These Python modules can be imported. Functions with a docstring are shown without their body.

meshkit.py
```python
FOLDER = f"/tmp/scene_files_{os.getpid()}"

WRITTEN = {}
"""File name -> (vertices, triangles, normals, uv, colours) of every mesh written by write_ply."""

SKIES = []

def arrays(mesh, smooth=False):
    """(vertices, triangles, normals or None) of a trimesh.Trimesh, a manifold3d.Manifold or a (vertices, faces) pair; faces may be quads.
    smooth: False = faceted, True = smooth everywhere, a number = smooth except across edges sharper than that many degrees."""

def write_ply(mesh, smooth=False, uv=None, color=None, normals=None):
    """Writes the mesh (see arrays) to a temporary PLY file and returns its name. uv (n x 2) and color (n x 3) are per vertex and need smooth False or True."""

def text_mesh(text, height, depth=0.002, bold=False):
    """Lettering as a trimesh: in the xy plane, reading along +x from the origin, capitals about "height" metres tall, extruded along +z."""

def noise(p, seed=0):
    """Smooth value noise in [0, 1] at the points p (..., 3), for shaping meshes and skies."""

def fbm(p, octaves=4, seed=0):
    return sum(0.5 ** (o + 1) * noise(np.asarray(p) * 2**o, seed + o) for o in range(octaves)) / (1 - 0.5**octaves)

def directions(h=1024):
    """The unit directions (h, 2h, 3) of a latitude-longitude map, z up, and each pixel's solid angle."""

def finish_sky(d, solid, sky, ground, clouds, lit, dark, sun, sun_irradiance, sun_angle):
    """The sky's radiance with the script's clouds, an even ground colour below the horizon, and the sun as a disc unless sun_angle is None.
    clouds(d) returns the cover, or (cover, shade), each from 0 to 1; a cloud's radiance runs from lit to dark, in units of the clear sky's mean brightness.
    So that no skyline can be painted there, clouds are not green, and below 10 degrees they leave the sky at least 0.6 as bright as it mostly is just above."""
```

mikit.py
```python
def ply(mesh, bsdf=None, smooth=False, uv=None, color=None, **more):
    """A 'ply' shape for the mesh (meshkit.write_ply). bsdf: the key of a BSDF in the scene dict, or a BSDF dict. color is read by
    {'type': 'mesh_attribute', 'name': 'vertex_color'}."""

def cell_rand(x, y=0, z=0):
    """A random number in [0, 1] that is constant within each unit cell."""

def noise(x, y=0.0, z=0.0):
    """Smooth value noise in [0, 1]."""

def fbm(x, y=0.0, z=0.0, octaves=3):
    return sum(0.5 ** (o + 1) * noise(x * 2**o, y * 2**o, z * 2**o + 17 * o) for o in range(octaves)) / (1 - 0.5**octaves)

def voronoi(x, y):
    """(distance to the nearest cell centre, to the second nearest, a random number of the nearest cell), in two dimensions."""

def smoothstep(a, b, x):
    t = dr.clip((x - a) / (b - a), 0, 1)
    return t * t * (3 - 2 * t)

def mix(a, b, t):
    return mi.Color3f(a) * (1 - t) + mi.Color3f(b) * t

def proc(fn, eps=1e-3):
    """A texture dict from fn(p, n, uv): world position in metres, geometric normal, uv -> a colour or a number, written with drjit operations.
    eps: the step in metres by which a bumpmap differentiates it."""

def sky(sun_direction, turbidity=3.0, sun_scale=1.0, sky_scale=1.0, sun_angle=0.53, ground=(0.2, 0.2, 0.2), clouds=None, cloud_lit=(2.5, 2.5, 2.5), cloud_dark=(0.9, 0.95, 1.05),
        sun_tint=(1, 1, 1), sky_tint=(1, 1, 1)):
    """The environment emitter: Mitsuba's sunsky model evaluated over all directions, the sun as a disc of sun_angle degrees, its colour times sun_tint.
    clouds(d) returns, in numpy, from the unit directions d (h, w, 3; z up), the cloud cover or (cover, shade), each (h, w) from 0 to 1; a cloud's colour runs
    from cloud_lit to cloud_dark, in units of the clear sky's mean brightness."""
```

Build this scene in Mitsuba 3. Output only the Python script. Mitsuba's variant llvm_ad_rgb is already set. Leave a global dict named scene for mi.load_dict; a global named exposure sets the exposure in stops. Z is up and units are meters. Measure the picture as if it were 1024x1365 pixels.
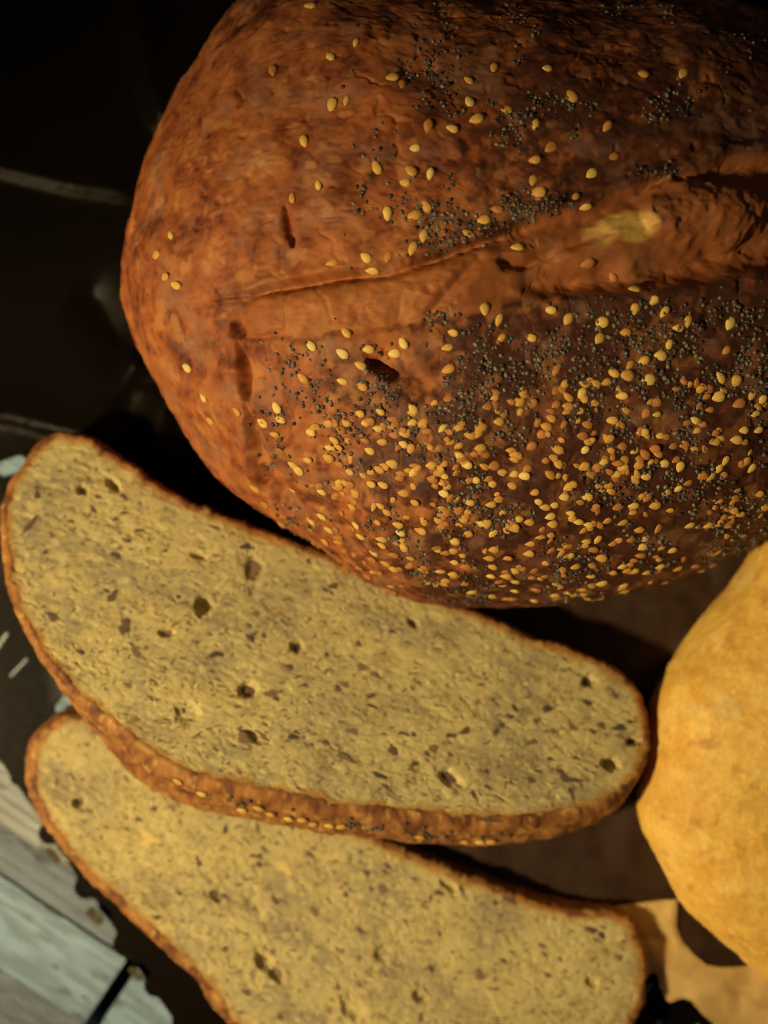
import math
import numpy as np
import trimesh
import mitsuba as mi
import drjit as dr
import mikit, meshkit
from meshkit import fbm, noise
from scipy.interpolate import splprep, splev
from scipy.spatial import Delaunay, cKDTree
from shapely.geometry import Polygon, Point, LineString
from shapely import contains_xy, prepare
from shapely.ops import unary_union

T = mi.ScalarTransform4f
scene, labels = {}, {}
rng = np.random.default_rng(7)

# ------------------------------------------------------------------ camera, light, exposure (world in metres, modelling in mm)
CAM_H = 280.0          # the phone is held straight above the breads
REF_Z, REF_S = 20.0, 0.16
scene['camera'] = {'type': 'thinlens', 'fov_axis': 'x', 'fov': 2 * math.degrees(math.atan(512 * REF_S / (CAM_H - REF_Z))),
                   'to_world': T().look_at(origin=[0, 0, CAM_H / 1000], target=[0, 0, 0], up=[0, 1, 0]),
                   'aperture_radius': 0.0032, 'focus_distance': 0.231, 'near_clip': 0.01, 'far_clip': 20.0}
LAMP = np.array([-0.31, -0.12, 0.33])
AIM = np.array([-0.022, -0.030, 0.020]) - LAMP
AIM /= np.linalg.norm(AIM)
scene['desk_lamp__bulb'] = {'type': 'sphere', 'center': LAMP.tolist(), 'radius': 0.024,
                            'emitter': {'type': 'area', 'radiance': {'type': 'rgb', 'value': [440, 338, 168]}}}
labels['desk_lamp'] = {'label': 'small warm desk lamp to the lower left of the breads, with an added unseen hood that cuts its beam', 'category': 'desk lamp'}
scene['room_light'] = {'type': 'constant', 'radiance': {'type': 'rgb', 'value': [0.034, 0.028, 0.024]}}
exposure = 0.0


# ------------------------------------------------------------------ helpers
def at(px, py, z):
    """A measured point of the photograph at the height z (mm) it has in the place."""
    f = REF_S * (CAM_H - z) / (CAM_H - REF_Z)
    return np.array([(px - 512) * f, (682.5 - py) * f])


def plan(points, z):
    return np.array([at(x, y, z) for x, y in points])


def closed_curve(points, n, smooth=0.0):
    p = np.asarray(points, float)
    p = np.vstack([p, p[:1]])
    tck, _ = splprep(p.T, s=smooth, per=True)
    return np.array(splev(np.linspace(0, 1, n, endpoint=False), tck)).T


def normals(v, f):
    n = np.zeros_like(v)
    c = np.cross(v[f[:, 1]] - v[f[:, 0]], v[f[:, 2]] - v[f[:, 0]])
    for k in range(3):
        for a in range(3):
            n[:, a] += np.bincount(f[:, k], c[:, a], len(v))
    return n / np.maximum(np.linalg.norm(n, axis=1, keepdims=True), 1e-12)


def sstep(a, b, x):
    t = np.clip((x - a) / (b - a), 0, 1)
    return t * t * (3 - 2 * t)


def lerp(a, b, t):
    return np.asarray(a) * (1 - t[:, None]) + np.asarray(b) * t[:, None]


def add(key, mesh, bsdf, smooth=True, color=None, **more):
    v, f = mesh
    scene[key] = mikit.ply((np.asarray(v) / 1000.0, f), bsdf, smooth=smooth, color=color, **more)


def rgb(*c):
    return {'type': 'rgb', 'value': list(c)}


VC = {'type': 'mesh_attribute', 'name': 'vertex_color'}


def material(key, color, rough=0.6, spec=0.4, **more):
    scene[key] = {'type': 'twosided', 'b': {'type': 'principled', 'base_color': color, 'roughness': rough, 'specular': spec, **more}}


material('crust_mat', VC, 0.66, 0.28)
material('crumb_mat', VC, 0.9, 0.15)
material('roll_mat', VC, 0.6, 0.3)
SES = []
for i, c in enumerate([(.64, .42, .105), (.58, .345, .080), (.52, .27, .058), (.40, .165, .042), (.68, .49, .155)]):
    material(f'sesame_mat_{i}', rgb(*c), 0.6, 0.3)
    SES.append(f'sesame_mat_{i}')
material('poppy_mat', VC, 0.42, 0.5)
BRAN = []
for i, c in enumerate([(.13, .080, .055), (.21, .135, .080), (.085, .055, .045), (.28, .17, .08)]):
    material(f'bran_mat_{i}', rgb(*c), 0.6, 0.3)
    BRAN.append(f'bran_mat_{i}')
material('pale_grain_mat', rgb(.68, .50, .18), 0.5, 0.3)


def weave(p, n, uv):
    a = dr.sin(p.x * 9000.0 + p.y * 3000.0) * dr.sin(p.y * 9000.0 - p.x * 3000.0)
    return 0.00002 * a + 0.00004 * mikit.fbm(p.x * 400, p.y * 400, p.z * 400, 3)


scene['napkin_mat'] = {'type': 'twosided', 'b': {'type': 'bumpmap', 'a': {**mikit.proc(weave, 2e-4)}, 'scale': 1.0,
                       'm': {'type': 'principled', 'base_color': rgb(.0048, .0031, .0018), 'roughness': 0.36, 'specular': 0.06}}}


def paper_tone(a, b):
    def fn(p, n, uv):
        return mikit.mix(a, b, mikit.smoothstep(0.35, 0.7, mikit.fbm(p.x * 300, p.y * 300, 0, 4)))
    return fn


scene['shadow_sheet_mat'] = {'type': 'twosided', 'b': {'type': 'principled', 'base_color': mikit.proc(paper_tone((.040, .018, .009), (.028, .013, .007))), 'roughness': 0.6, 'specular': 0.3}}
scene['cream_paper_mat'] = {'type': 'twosided', 'b': {'type': 'principled', 'base_color': mikit.proc(paper_tone((.66, .45, .18), (.55, .36, .135))), 'roughness': 0.7, 'specular': 0.3}}


# added unseen hood: a deep cone that cuts the beam off the loaf's upper right
scene['added_hood_mat'] = {'type': 'twosided', 'b': {'type': 'diffuse', 'reflectance': rgb(.03, .03, .03)}}
sp = np.array([[.004, -.045], [.022, -.040], [.030, -.015], [.0445, .150], [.0460, .150], [.032, -.016], [.024, -.043], [.004, -.048]])
e1 = np.cross(AIM, [0, 0, 1.0])
e1 /= np.linalg.norm(e1)
e2 = np.cross(AIM, e1)
an = np.linspace(0, 2 * np.pi, 64, endpoint=False)
sv = np.vstack([LAMP + AIM * z_ + r_ * (np.cos(an)[:, None] * e1 + np.sin(an)[:, None] * e2) for r_, z_ in sp]) * 1000
ii = np.arange(64)
jj = (ii + 1) % 64
sf = np.vstack([np.vstack([np.stack([k * 64 + ii, k * 64 + jj, (k + 1) % 8 * 64 + jj], 1), np.stack([k * 64 + ii, (k + 1) % 8 * 64 + jj, (k + 1) % 8 * 64 + ii], 1)]) for k in range(8)])
add('desk_lamp__added_hood', (sv, sf), 'added_hood_mat', smooth=40)


def seed_mesh(L, W, H, rings=5, seg=7):
    """A teardrop seed along x."""
    vs = [(-L / 2, 0, 0)]
    for i in range(rings):
        t = (i + 1) / (rings + 1)
        w = math.sin(math.pi * t ** 1.2) ** 0.62
        for k in range(seg):
            a = 2 * math.pi * k / seg
            vs.append((-L / 2 + L * (1 - (1 - t) ** 1.1), W / 2 * w * math.cos(a), H / 2 * w * math.sin(a)))
    vs.append((L / 2, 0, 0))
    f = []
    for k in range(seg):
        f.append((0, 1 + (k + 1) % seg, 1 + k))
        f.append((len(vs) - 1, 1 + (rings - 1) * seg + k, 1 + (rings - 1) * seg + (k + 1) % seg))
        for i in range(rings - 1):
            a, b = 1 + i * seg + k, 1 + i * seg + (k + 1) % seg
            f += [(a, b, b + seg), (a, b + seg, a + seg)]
    f = np.array(f)[:, ::-1]
    return np.array(vs, float), f


SEED = seed_mesh(2.95, 1.95, 1.1)
SEED_PLY = [mikit.ply((SEED[0] / 1000, SEED[1]), m, smooth=True) for m in SES]


def frame(pos, n, ang, sx=1.0, sy=1.0, sz=1.0, tip=0.0):
    """A transform that lays local x along the image direction ang (deg) on the plane with normal n."""
    n = n / np.linalg.norm(n)
    d = np.array([math.cos(math.radians(ang)), math.sin(math.radians(ang)), 0.0])
    x = d - n * (d @ n)
    x /= np.linalg.norm(x)
    x = x * math.cos(tip) + n * math.sin(tip)
    y = np.cross(n, x)
    z = np.cross(x, y)
    m = np.eye(4)
    m[:3, 0], m[:3, 1], m[:3, 2], m[:3, 3] = x * sx, y * sy, z * sz, np.asarray(pos) / 1000.0
    return m


def baked(mesh, mats):
    """Many copies as one mesh in mm (for what is too small to pick apart)."""
    v, f = mesh
    vs = [v @ m[:3, :3].T + m[:3, 3] * 1000 for m in mats]
    fs = [f + i * len(v) for i in range(len(mats))]
    return np.vstack(vs), np.vstack(fs)


# ------------------------------------------------------------------ the table: weathered boards, in view at the lower left
def plank_box(poly, z0, z1, res=1.2, flute=None):
    """A board: its outline in plan (mm), bevelled, with a worn top."""
    p = Polygon(poly)
    inner = p.buffer(-0.22)
    x0, y0, x1, y1 = p.bounds
    g = np.stack(np.meshgrid(np.arange(x0, x1, res), np.arange(y0, y1, res)), -1).reshape(-1, 2)
    g = g[contains_xy(inner.buffer(-0.4 * res), g[:, 0], g[:, 1])]

    def ring(q, step):
        b = q.exterior
        n = max(8, int(b.length / step))
        return np.array([b.interpolate(i / n, normalized=True).coords[0] for i in range(n)])
    ri = ring(inner, res)
    n = len(ri)
    pts = np.vstack([ri, g])
    tri = Delaunay(pts).simplices
    c = pts[tri].mean(1)
    tri = tri[contains_xy(inner, c[:, 0], c[:, 1])]
    a, b = pts[tri[:, 1]] - pts[tri[:, 0]], pts[tri[:, 2]] - pts[tri[:, 0]]
    flip = a[:, 0] * b[:, 1] - a[:, 1] * b[:, 0] < 0
    tri[flip] = tri[flip][:, ::-1]
    z = z1 + 0.5 * (fbm(np.c_[pts / 6.0, np.zeros(len(pts))], 3, 3) - .5)
    if flute is not None:
        z = z + flute(pts)
    cen = np.array(inner.centroid.coords[0])
    out = np.array([p.exterior.interpolate(p.exterior.project(Point(q))).coords[0] for q in ri])
    v = np.vstack([np.c_[pts, z], np.c_[out, np.full(n, z1 - 0.3)], np.c_[out, np.full(n, z0)]])
    m = len(pts)
    i = np.arange(n)
    j = (i + 1) % n
    area = np.sum(ri[:, 0] * np.roll(ri[:, 1], -1) - ri[:, 1] * np.roll(ri[:, 0], -1))
    quads = []
    for A, B in ((i * 1, i + m), (i + m, i + m + n)):
        A2, B2 = (j if A is not i + m else 0), 0
    def strip(a0, b0):
        q = np.vstack([np.stack([a0 + i, b0 + i, b0 + j], 1), np.stack([a0 + i, b0 + j, a0 + j], 1)])
        return q if area > 0 else q[:, ::-1]
    f = np.vstack([tri, strip(0, m), strip(m, m + n)])
    return v, f


DIR = math.radians(-33.5)
DX, DY = np.array([math.cos(DIR), math.sin(DIR)]), np.array([-math.sin(DIR), math.cos(DIR)])


def wood(pale, mid, dark, seed):
    ca, sa = float(DX[0]), float(DX[1])

    def fn(p, n, uv):
        u, w = p.x * ca + p.y * sa, -p.x * sa + p.y * ca
        g = mikit.fbm(u * 120 + seed, w * 900, 0, 4)
        s = mikit.fbm(u * 180 + seed, w * 480, 3, 5)
        c = mikit.mix(pale, mid, mikit.smoothstep(0.35, 0.7, g))
        return c * (1 - mikit.smoothstep(0.60, 0.80, s)) + mi.Color3f(dark) * mikit.smoothstep(0.60, 0.80, s)
    return mikit.proc(fn)


scene['pale_board_mat'] = {'type': 'twosided', 'b': {'type': 'principled', 'base_color': wood((.24, .36, .50), (.16, .235, .32), (.10, .12, .15), 1.0), 'roughness': 0.6, 'specular': 0.3}}
scene['grey_board_mat'] = {'type': 'twosided', 'b': {'type': 'principled', 'base_color': wood((.17, .215, .28), (.125, .15, .20), (.06, .065, .085), 5.0), 'roughness': 0.7, 'specular': 0.3}}
scene['ribbed_board_mat'] = {'type': 'twosided', 'b': {'type': 'principled', 'base_color': wood((.33, .37, .40), (.27, .29, .30), (.15, .15, .16), 9.0), 'roughness': 0.6, 'specular': 0.3}}
scene['gap_mat'] = {'type': 'twosided', 'b': {'type': 'diffuse', 'reflectance': rgb(.03, .028, .028)}}
labels['tabletop'] = {'label': 'weathered table top of pale and grey boards', 'kind': 'structure'}
o = at(0, 1165, 0)          # a point on the upper edge line of the pale board
cross0 = o @ DY
joint = at(163, 1290, 0) @ DX


def strip_poly(u0, u1, w0, w1):
    return [DX * u + DY * w for u, w in ((u0, w0), (u1, w0), (u1, w1), (u0, w1))]


planks = [  # (u0, u1, w0, w1, top, material, flute)
    ('plank', -400, joint, -18.6, -0.5, -0.6, 'pale_board_mat', None),
    ('plank', joint + 3.2, 400, -18.6, -0.5, -1.5, 'pale_board_mat', None),
    ('plank', -400, 400, -0.42, 8.7, -1.5, 'grey_board_mat', None),
    ('plank', -400, 400, 8.8, 24.0, -1.2, 'ribbed_board_mat', lambda q: 0.55 * np.abs(np.sin(((q @ DY) - cross0) * math.pi / 2.5)) - .5),
    ('plank', -400, 400, 24.4, 60.0, -1.2, 'pale_board_mat', None),
    ('plank', -400, 400, 60.5, 110.0, -1.2, 'pale_board_mat', None),
    ('plank', -400, 400, 110.5, 260.0, -1.2, 'pale_board_mat', None),
    ('plank', -400, 400, -60.0, -19.2, -2.2, 'grey_board_mat', None),
    ('plank', -400, 400, -260.0, -60.5, -1.2, 'pale_board_mat', None),
]
for k, (nm, u0, u1, w0, w1, top, m, fl) in enumerate(planks):
    near = max(abs(w0), abs(w1)) < 61
    lo, hi = (max(u0, DX @ o - 60), min(u1, DX @ o + 260)) if near else (u0 * .8, u1 * .8)
    mesh = plank_box(strip_poly(lo, hi, cross0 + w0, cross0 + w1), -14, top, 0.5 if fl else (1.0 if near else 6.0), fl)
    add('tabletop__plank' + (f'_{k:03d}' if k else ''), mesh, m, smooth=35)
v = np.array([[-900, -900, -14.5], [900, -900, -14.5], [900, 900, -14.5], [-900, 900, -14.5]], float)
add('tabletop__underside', (v, np.array([[0, 1, 2], [0, 2, 3]])), 'gap_mat', smooth=False)


# ------------------------------------------------------------------ sheets: the dark napkin, the added brown shadow sheet, the cream paper napkin
def sheet(poly, height, res, thick):
    """A thin sheet with real thickness, draped to height(xy)."""
    x0, y0, x1, y1 = poly.bounds
    rings = []
    for part in getattr(poly, 'geoms', [poly]):
        for r in (part.exterior, *part.interiors):
            n = max(12, int(r.length / (res * 0.7)))
            rings.append(np.array([r.interpolate(i / n, normalized=True).coords[0] for i in range(n)]))
    g = np.stack(np.meshgrid(np.arange(x0, x1, res), np.arange(y0, y1, res)), -1).reshape(-1, 2)
    g = g + rng.uniform(-.2, .2, g.shape) * res
    g = g[contains_xy(poly.buffer(-0.45 * res), g[:, 0], g[:, 1])]
    pts = np.vstack(rings + [g])
    tri = Delaunay(pts).simplices
    c = pts[tri].mean(1)
    tri = tri[contains_xy(poly, c[:, 0], c[:, 1])]
    a, b = pts[tri[:, 1]] - pts[tri[:, 0]], pts[tri[:, 2]] - pts[tri[:, 0]]
    flip = a[:, 0] * b[:, 1] - a[:, 1] * b[:, 0] < 0
    tri[flip] = tri[flip][:, ::-1]
    z = height(pts)
    v = np.vstack([np.c_[pts, z], np.c_[pts, z - thick]])
    m = len(pts)
    f = [tri, tri[:, ::-1] + m]
    at0 = 0
    for r in rings:
        n = len(r)
        i = at0 + np.arange(n)
        j = at0 + (np.arange(n) + 1) % n
        q = np.vstack([np.stack([i, j, j + m], 1), np.stack([i, j + m, i + m], 1)])
        f += [q]
        at0 += n
    return v, np.vstack(f)


def line_dist(p, pts):
    """Distance to a polyline, signed across it, and how far along (0..1)."""
    best, sgn, along = np.full(len(p), 1e9), np.zeros(len(p)), np.zeros(len(p))
    L = np.r_[0, np.cumsum(np.linalg.norm(np.diff(pts, axis=0), axis=1))]
    for i in range(len(pts) - 1):
        d = pts[i + 1] - pts[i]
        l = np.linalg.norm(d)
        t = np.clip(((p - pts[i]) @ d) / l ** 2, 0, 1)
        e = p - (pts[i] + t[:, None] * d)
        r = np.linalg.norm(e, axis=1)
        m = r < best
        best[m], along[m] = r[m], (L[i] + t[m] * l) / L[-1]
        sgn[m] = np.sign(d[0] * e[m, 1] - d[1] * e[m, 0])
    return best, sgn, along


CREASES = [  # folds measured in the photo: polyline, ridge height, half width of each side (mm)
    ([(-60, 214), (0, 224), (90, 246), (185, 260)], 1.5, 1.0, 9),
    ([(170, -30), (180, 40), (195, 100), (220, 175)], 3.2, 2.0, 8),
    ([(-60, 548), (20, 558), (110, 585), (160, 600)], 1.6, 1.2, 7),
    ([(128, 600), (140, 555), (158, 515), (190, 470)], 3.6, 2.6, 7),
    ([(206, 610), (217, 565), (228, 520)], 3.4, 2.2, 5),
    ([(95, 372), (125, 400), (150, 440), (160, 490), (150, 545), (140, 590)], -2.2, 5, 5),
    ([(700, 770), (800, 800), (920, 790)], 2.5, 3, 6),
]
CREASES = [(plan(c, 5), h, a, b) for c, h, a, b in CREASES]


def napkin_height(p):
    z = 1.2 + 1.8 * fbm(np.c_[p / 34.0, np.zeros(len(p))], 2, 11) + 0.12 * (fbm(np.c_[p / 7.0, np.zeros(len(p))], 2, 12) - .5)
    for c, h, a, b in CREASES:
        d, s, t = line_dist(p, c)
        w = np.where(s < 0, a, b)
        z += h * np.exp(-(d / w) ** 1.3) * sstep(0, .12, t) * (1 - sstep(.88, 1, t) * .7)
    # it lies flat towards its edge at the lower left
    near = sstep(8, 30, line_dist(p, plan([(0, 830), (20, 1000), (110, 1180), (250, 1370)], 0))[0])
    return np.maximum(-0.6, (z + .25) * near - (1 - near) * 0.55)


base = Polygon(plan([(-300, -350), (1500, -350), (1500, 1600), (330, 1600), (262, 1420), (236, 1372), (214, 1340), (186, 1300), (166, 1270), (150, 1240),
                     (118, 1192), (98, 1168), (78, 1132), (50, 1092), (22, 1052), (0, 1020), (-40, 970), (-300, 800)], 1)).buffer(0.5).buffer(-0.5)
lobes = [(63, 1114, 16), (112, 1186, 17), (166, 1262, 19), (205, 1318, 16), (246, 1368, 20), (20, 1040, 10)]
base = unary_union([base] + [Point(at(x, y, 1)).buffer(r * REF_S) for x, y, r in lobes])
slots = []
for pts, w in (([(74, 948), (82, 936), (100, 930)], 15), ([(-12, 632), (12, 624), (28, 618)], 22)):
    slots.append(LineString(plan(pts, 1)).buffer(w * REF_S / 2))
base = base.buffer(.9).buffer(-1.5).buffer(.6).difference(unary_union(slots)).simplify(0.05)
add('dark_napkin', sheet(base, napkin_height, 1.1, 0.3), 'napkin_mat', smooth=50)
labels['dark_napkin'] = {'label': 'dark creased cloth napkin with scalloped openwork edge under all the breads', 'category': 'napkin'}
material('tab_mat', rgb(.045, .038, .016), 0.6, 0.3)
for k, (x, y, r, a) in enumerate(((71, 1139, 8, -50), (127, 1220, 10, -55), (181, 1297, 7, -40))):
    q = LineString([at(x - 5, y - 5, 1.2), at(x + 5, y + 6, 1.2)]).buffer(r * REF_S * .7)
    add('dark_napkin__trim_tab' + (f'_{k:03d}' if k else ''), sheet(q, lambda p: np.full(len(p), 1.5) + .3 * noise(np.c_[p, p[:, :1]]), 0.4, 0.25), 'tab_mat', smooth=50)


material('stitch_mat', rgb(.34, .38, .42), 0.5, 0.3)
for k, (p0, p1, w_) in enumerate((((-2, 862), (21, 830), 6), ((25, 890), (45, 868), 4), ((860, 1373), (891, 1338), 4), ((916, 1372), (936, 1348), 4.5), ((961, 1405), (985, 1374), 4), ((861, 1310), (867, 1301), 4))):
    a_, b_ = (at(*q, -.2) for q in (p0, p1))
    z_ = [float(napkin_height(np.array([q]))[0]) + .25 for q in (a_, b_)]
    t_ = np.linspace(0, 1, 9)
    cyl = trimesh.creation.capsule(height=float(np.linalg.norm(b_ - a_)), radius=w_ * REF_S / 2, count=[10, 10])
    cv = np.array(cyl.vertices)
    dn = np.array([*(b_ - a_), z_[1] - z_[0]])
    dn /= np.linalg.norm(dn)
    sd = np.cross([0, 0, 1.0], dn)
    sd /= np.linalg.norm(sd)
    tw = .15 * np.sin(cv[:, 2] * 2.2)
    cv = np.array([*a_, z_[0]]) + cv[:, 2:3] * dn + (cv[:, 0:1] + tw[:, None]) * sd + cv[:, 1:2] * .5 * np.cross(dn, sd)
    add('dark_napkin__pale_stitch' + (f'_{k:03d}' if k else ''), (cv, np.array(cyl.faces)), 'stitch_mat')


def paper_height(lo, amp, seed):
    def h(p):
        a = fbm(np.c_[p / 20.0, np.zeros(len(p)) + seed], 2, seed)
        b = np.abs(fbm(np.c_[p / 11.0, np.zeros(len(p))], 2, seed + 5) - .5)
        return lo + amp * a + amp * 1.1 * b
    return h


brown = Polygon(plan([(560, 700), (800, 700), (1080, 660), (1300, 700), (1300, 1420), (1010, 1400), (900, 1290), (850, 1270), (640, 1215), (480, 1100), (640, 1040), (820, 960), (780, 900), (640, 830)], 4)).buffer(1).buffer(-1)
add('shadow_sheet', sheet(brown, paper_height(4.6, 2.0, 31), 1.0, 0.2), 'shadow_sheet_mat', smooth=40)  # added dark sheet; its brown stands in for shadow on the napkin
labels['shadow_sheet'] = {'label': 'added dark brown crumpled sheet that stands for shadow under the golden roll beside the slices', 'category': 'paper'}
cream = Polygon(plan([(800, 1214), (828, 1207), (868, 1203), (904, 1199), (903, 1214), (902, 1236), (910, 1256), (924, 1272), (942, 1287), (962, 1291), (990, 1291), (1040, 1286),
                      (1200, 1300), (1200, 1600), (1010, 1600), (968, 1400), (952, 1366), (938, 1354), (930, 1345), (922, 1335), (912, 1332), (904, 1334), (895, 1339), (889, 1334), (881, 1317),
                      (880, 1304), (873, 1297), (867, 1299), (860, 1310), (840, 1300), (800, 1290)], 7))


def cream_height(p):
    z = paper_height(4.6, 2.0, 31)(p) + .32 + .9 * np.abs(fbm(np.c_[p / 9.0, np.zeros(len(p))], 3, 47) - .5)
    for c, h, w in (([(846, 1252), (880, 1253), (915, 1250)], -0.8, 1.2), ([(850, 1225), (880, 1285), (960, 1310)], 0.9, 2.6), ([(900, 1198), (893, 1230), (905, 1262)], 0.8, 1.5),
                    ([(930, 1330), (980, 1315), (1050, 1320)], 1.0, 3.0)):
        d, s, t = line_dist(p, plan(c, 7))
        z += h * np.exp(-(d / w) ** 1.4)
    return z


add('paper_napkin', sheet(cream, cream_height, 0.6, 0.25), 'cream_paper_mat', smooth=40)
labels['paper_napkin'] = {'label': 'cream paper napkin with ragged edge beside the lower slice, below the golden roll', 'category': 'paper napkin'}


# ------------------------------------------------------------------ domes: the seeded loaf and the golden roll
class Dome:
    def __init__(self, outline_px, centre_px, z_edge, z_top, nth, na, nlow, under=0.14, p=0.85, q=1.1):
        ring = closed_curve(plan(outline_px, z_edge), 4000)
        c = at(*centre_px, z_edge)
        d = ring - c
        ang = np.unwrap(np.arctan2(d[:, 1], d[:, 0]))
        if ang[-1] < ang[0]:
            ang, d = ang[::-1], d[::-1]
        rad = np.linalg.norm(d, axis=1)
        th = np.linspace(0, 2 * np.pi, nth, endpoint=False)
        o = np.argsort(ang % (2 * np.pi))
        R = np.interp(th, (ang % (2 * np.pi))[o], rad[o], period=2 * np.pi)
        a = np.linspace(0.004, np.pi / 2, na)
        t = np.linspace(0, 1, nlow + 1)[1:]
        rho = np.r_[np.sin(a) ** p, 1 - under * t ** 2]
        z = np.r_[z_edge + (z_top - z_edge) * np.cos(a) ** q, z_edge * (1 - t)]
        x = c[0] + np.outer(rho, R * np.cos(th))
        y = c[1] + np.outer(rho, R * np.sin(th))
        self.v = np.stack([x, y, np.repeat(z[:, None], nth, 1)], -1).reshape(-1, 3)
        n = na + nlow
        i, j = np.meshgrid(np.arange(n - 1), np.arange(nth), indexing='ij')
        A, B = i * nth + j, i * nth + (j + 1) % nth
        C, D = B + nth, A + nth
        self.f = np.vstack([np.stack([A, D, C], -1).reshape(-1, 3), np.stack([A, C, B], -1).reshape(-1, 3)])
        cap = np.stack([np.zeros(nth - 2, int), np.arange(1, nth - 1), np.arange(2, nth)], 1)
        self.f = np.vstack([self.f, cap])
        self.top = na * nth
        self.ring, self.c = ring, c
        self.n = normals(self.v, self.f)
        self.find()

    def find(self):
        u = self.v[:self.top]
        self.tree = cKDTree(u[:, :2] / (CAM_H - u[:, 2:3]))

    def locate(self, px, py):
        """The surface point that the photo shows at this place, and its normal."""
        k = self.tree.query(at(px, py, 0) / CAM_H)[1]
        return self.v[k], self.n[k]

    def line(self, pts):
        return np.array([self.locate(x, y)[0][:2] for x, y in pts])


loaf = Dome([(330, -4), (290, 38), (250, 106), (215, 172), (190, 230), (174, 290), (164, 360), (169, 410), (184, 460), (215, 522), (245, 580), (275, 626), (330, 674),
             (400, 716), (470, 764), (540, 797), (620, 808), (700, 808), (790, 801), (880, 776), (960, 747), (1024, 716), (1110, 650), (1190, 545), (1220, 420),
             (1205, 290), (1150, 160), (1060, 60), (960, 14), (850, 2), (750, -2), (650, -4), (550, -8), (430, -12)],
            (690, 400), 20, 60, 1500, 350, 50)
v, n0 = loaf.v, loaf.n
p3 = v
up = loaf.line([(285, 397), (330, 392), (400, 382), (500, 362), (580, 345), (640, 322), (720, 292), (800, 262), (880, 232), (960, 212), (1024, 200)])
lo = loaf.line([(285, 402), (330, 446), (400, 452), (480, 446), (560, 432), (640, 412), (720, 398), (800, 388), (880, 380), (960, 372), (1024, 362)])
X = v[:, 0]
yu = np.interp(X, up[:, 0], up[:, 1])
yl = np.interp(X, lo[:, 0], lo[:, 1])
wob = 3.4 * (fbm(np.c_[v[:, :2] / 9.0, np.zeros(len(v))], 2, 21) - .5)
tt = (yu + wob - v[:, 1]) / np.maximum(yu - yl, .5)
xs = (X - up[0, 0]) / (up[-1, 0] - up[0, 0])
onTop = (v[:, 2] > 22)
inx = sstep(0.0, 0.10, xs) * onTop
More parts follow.
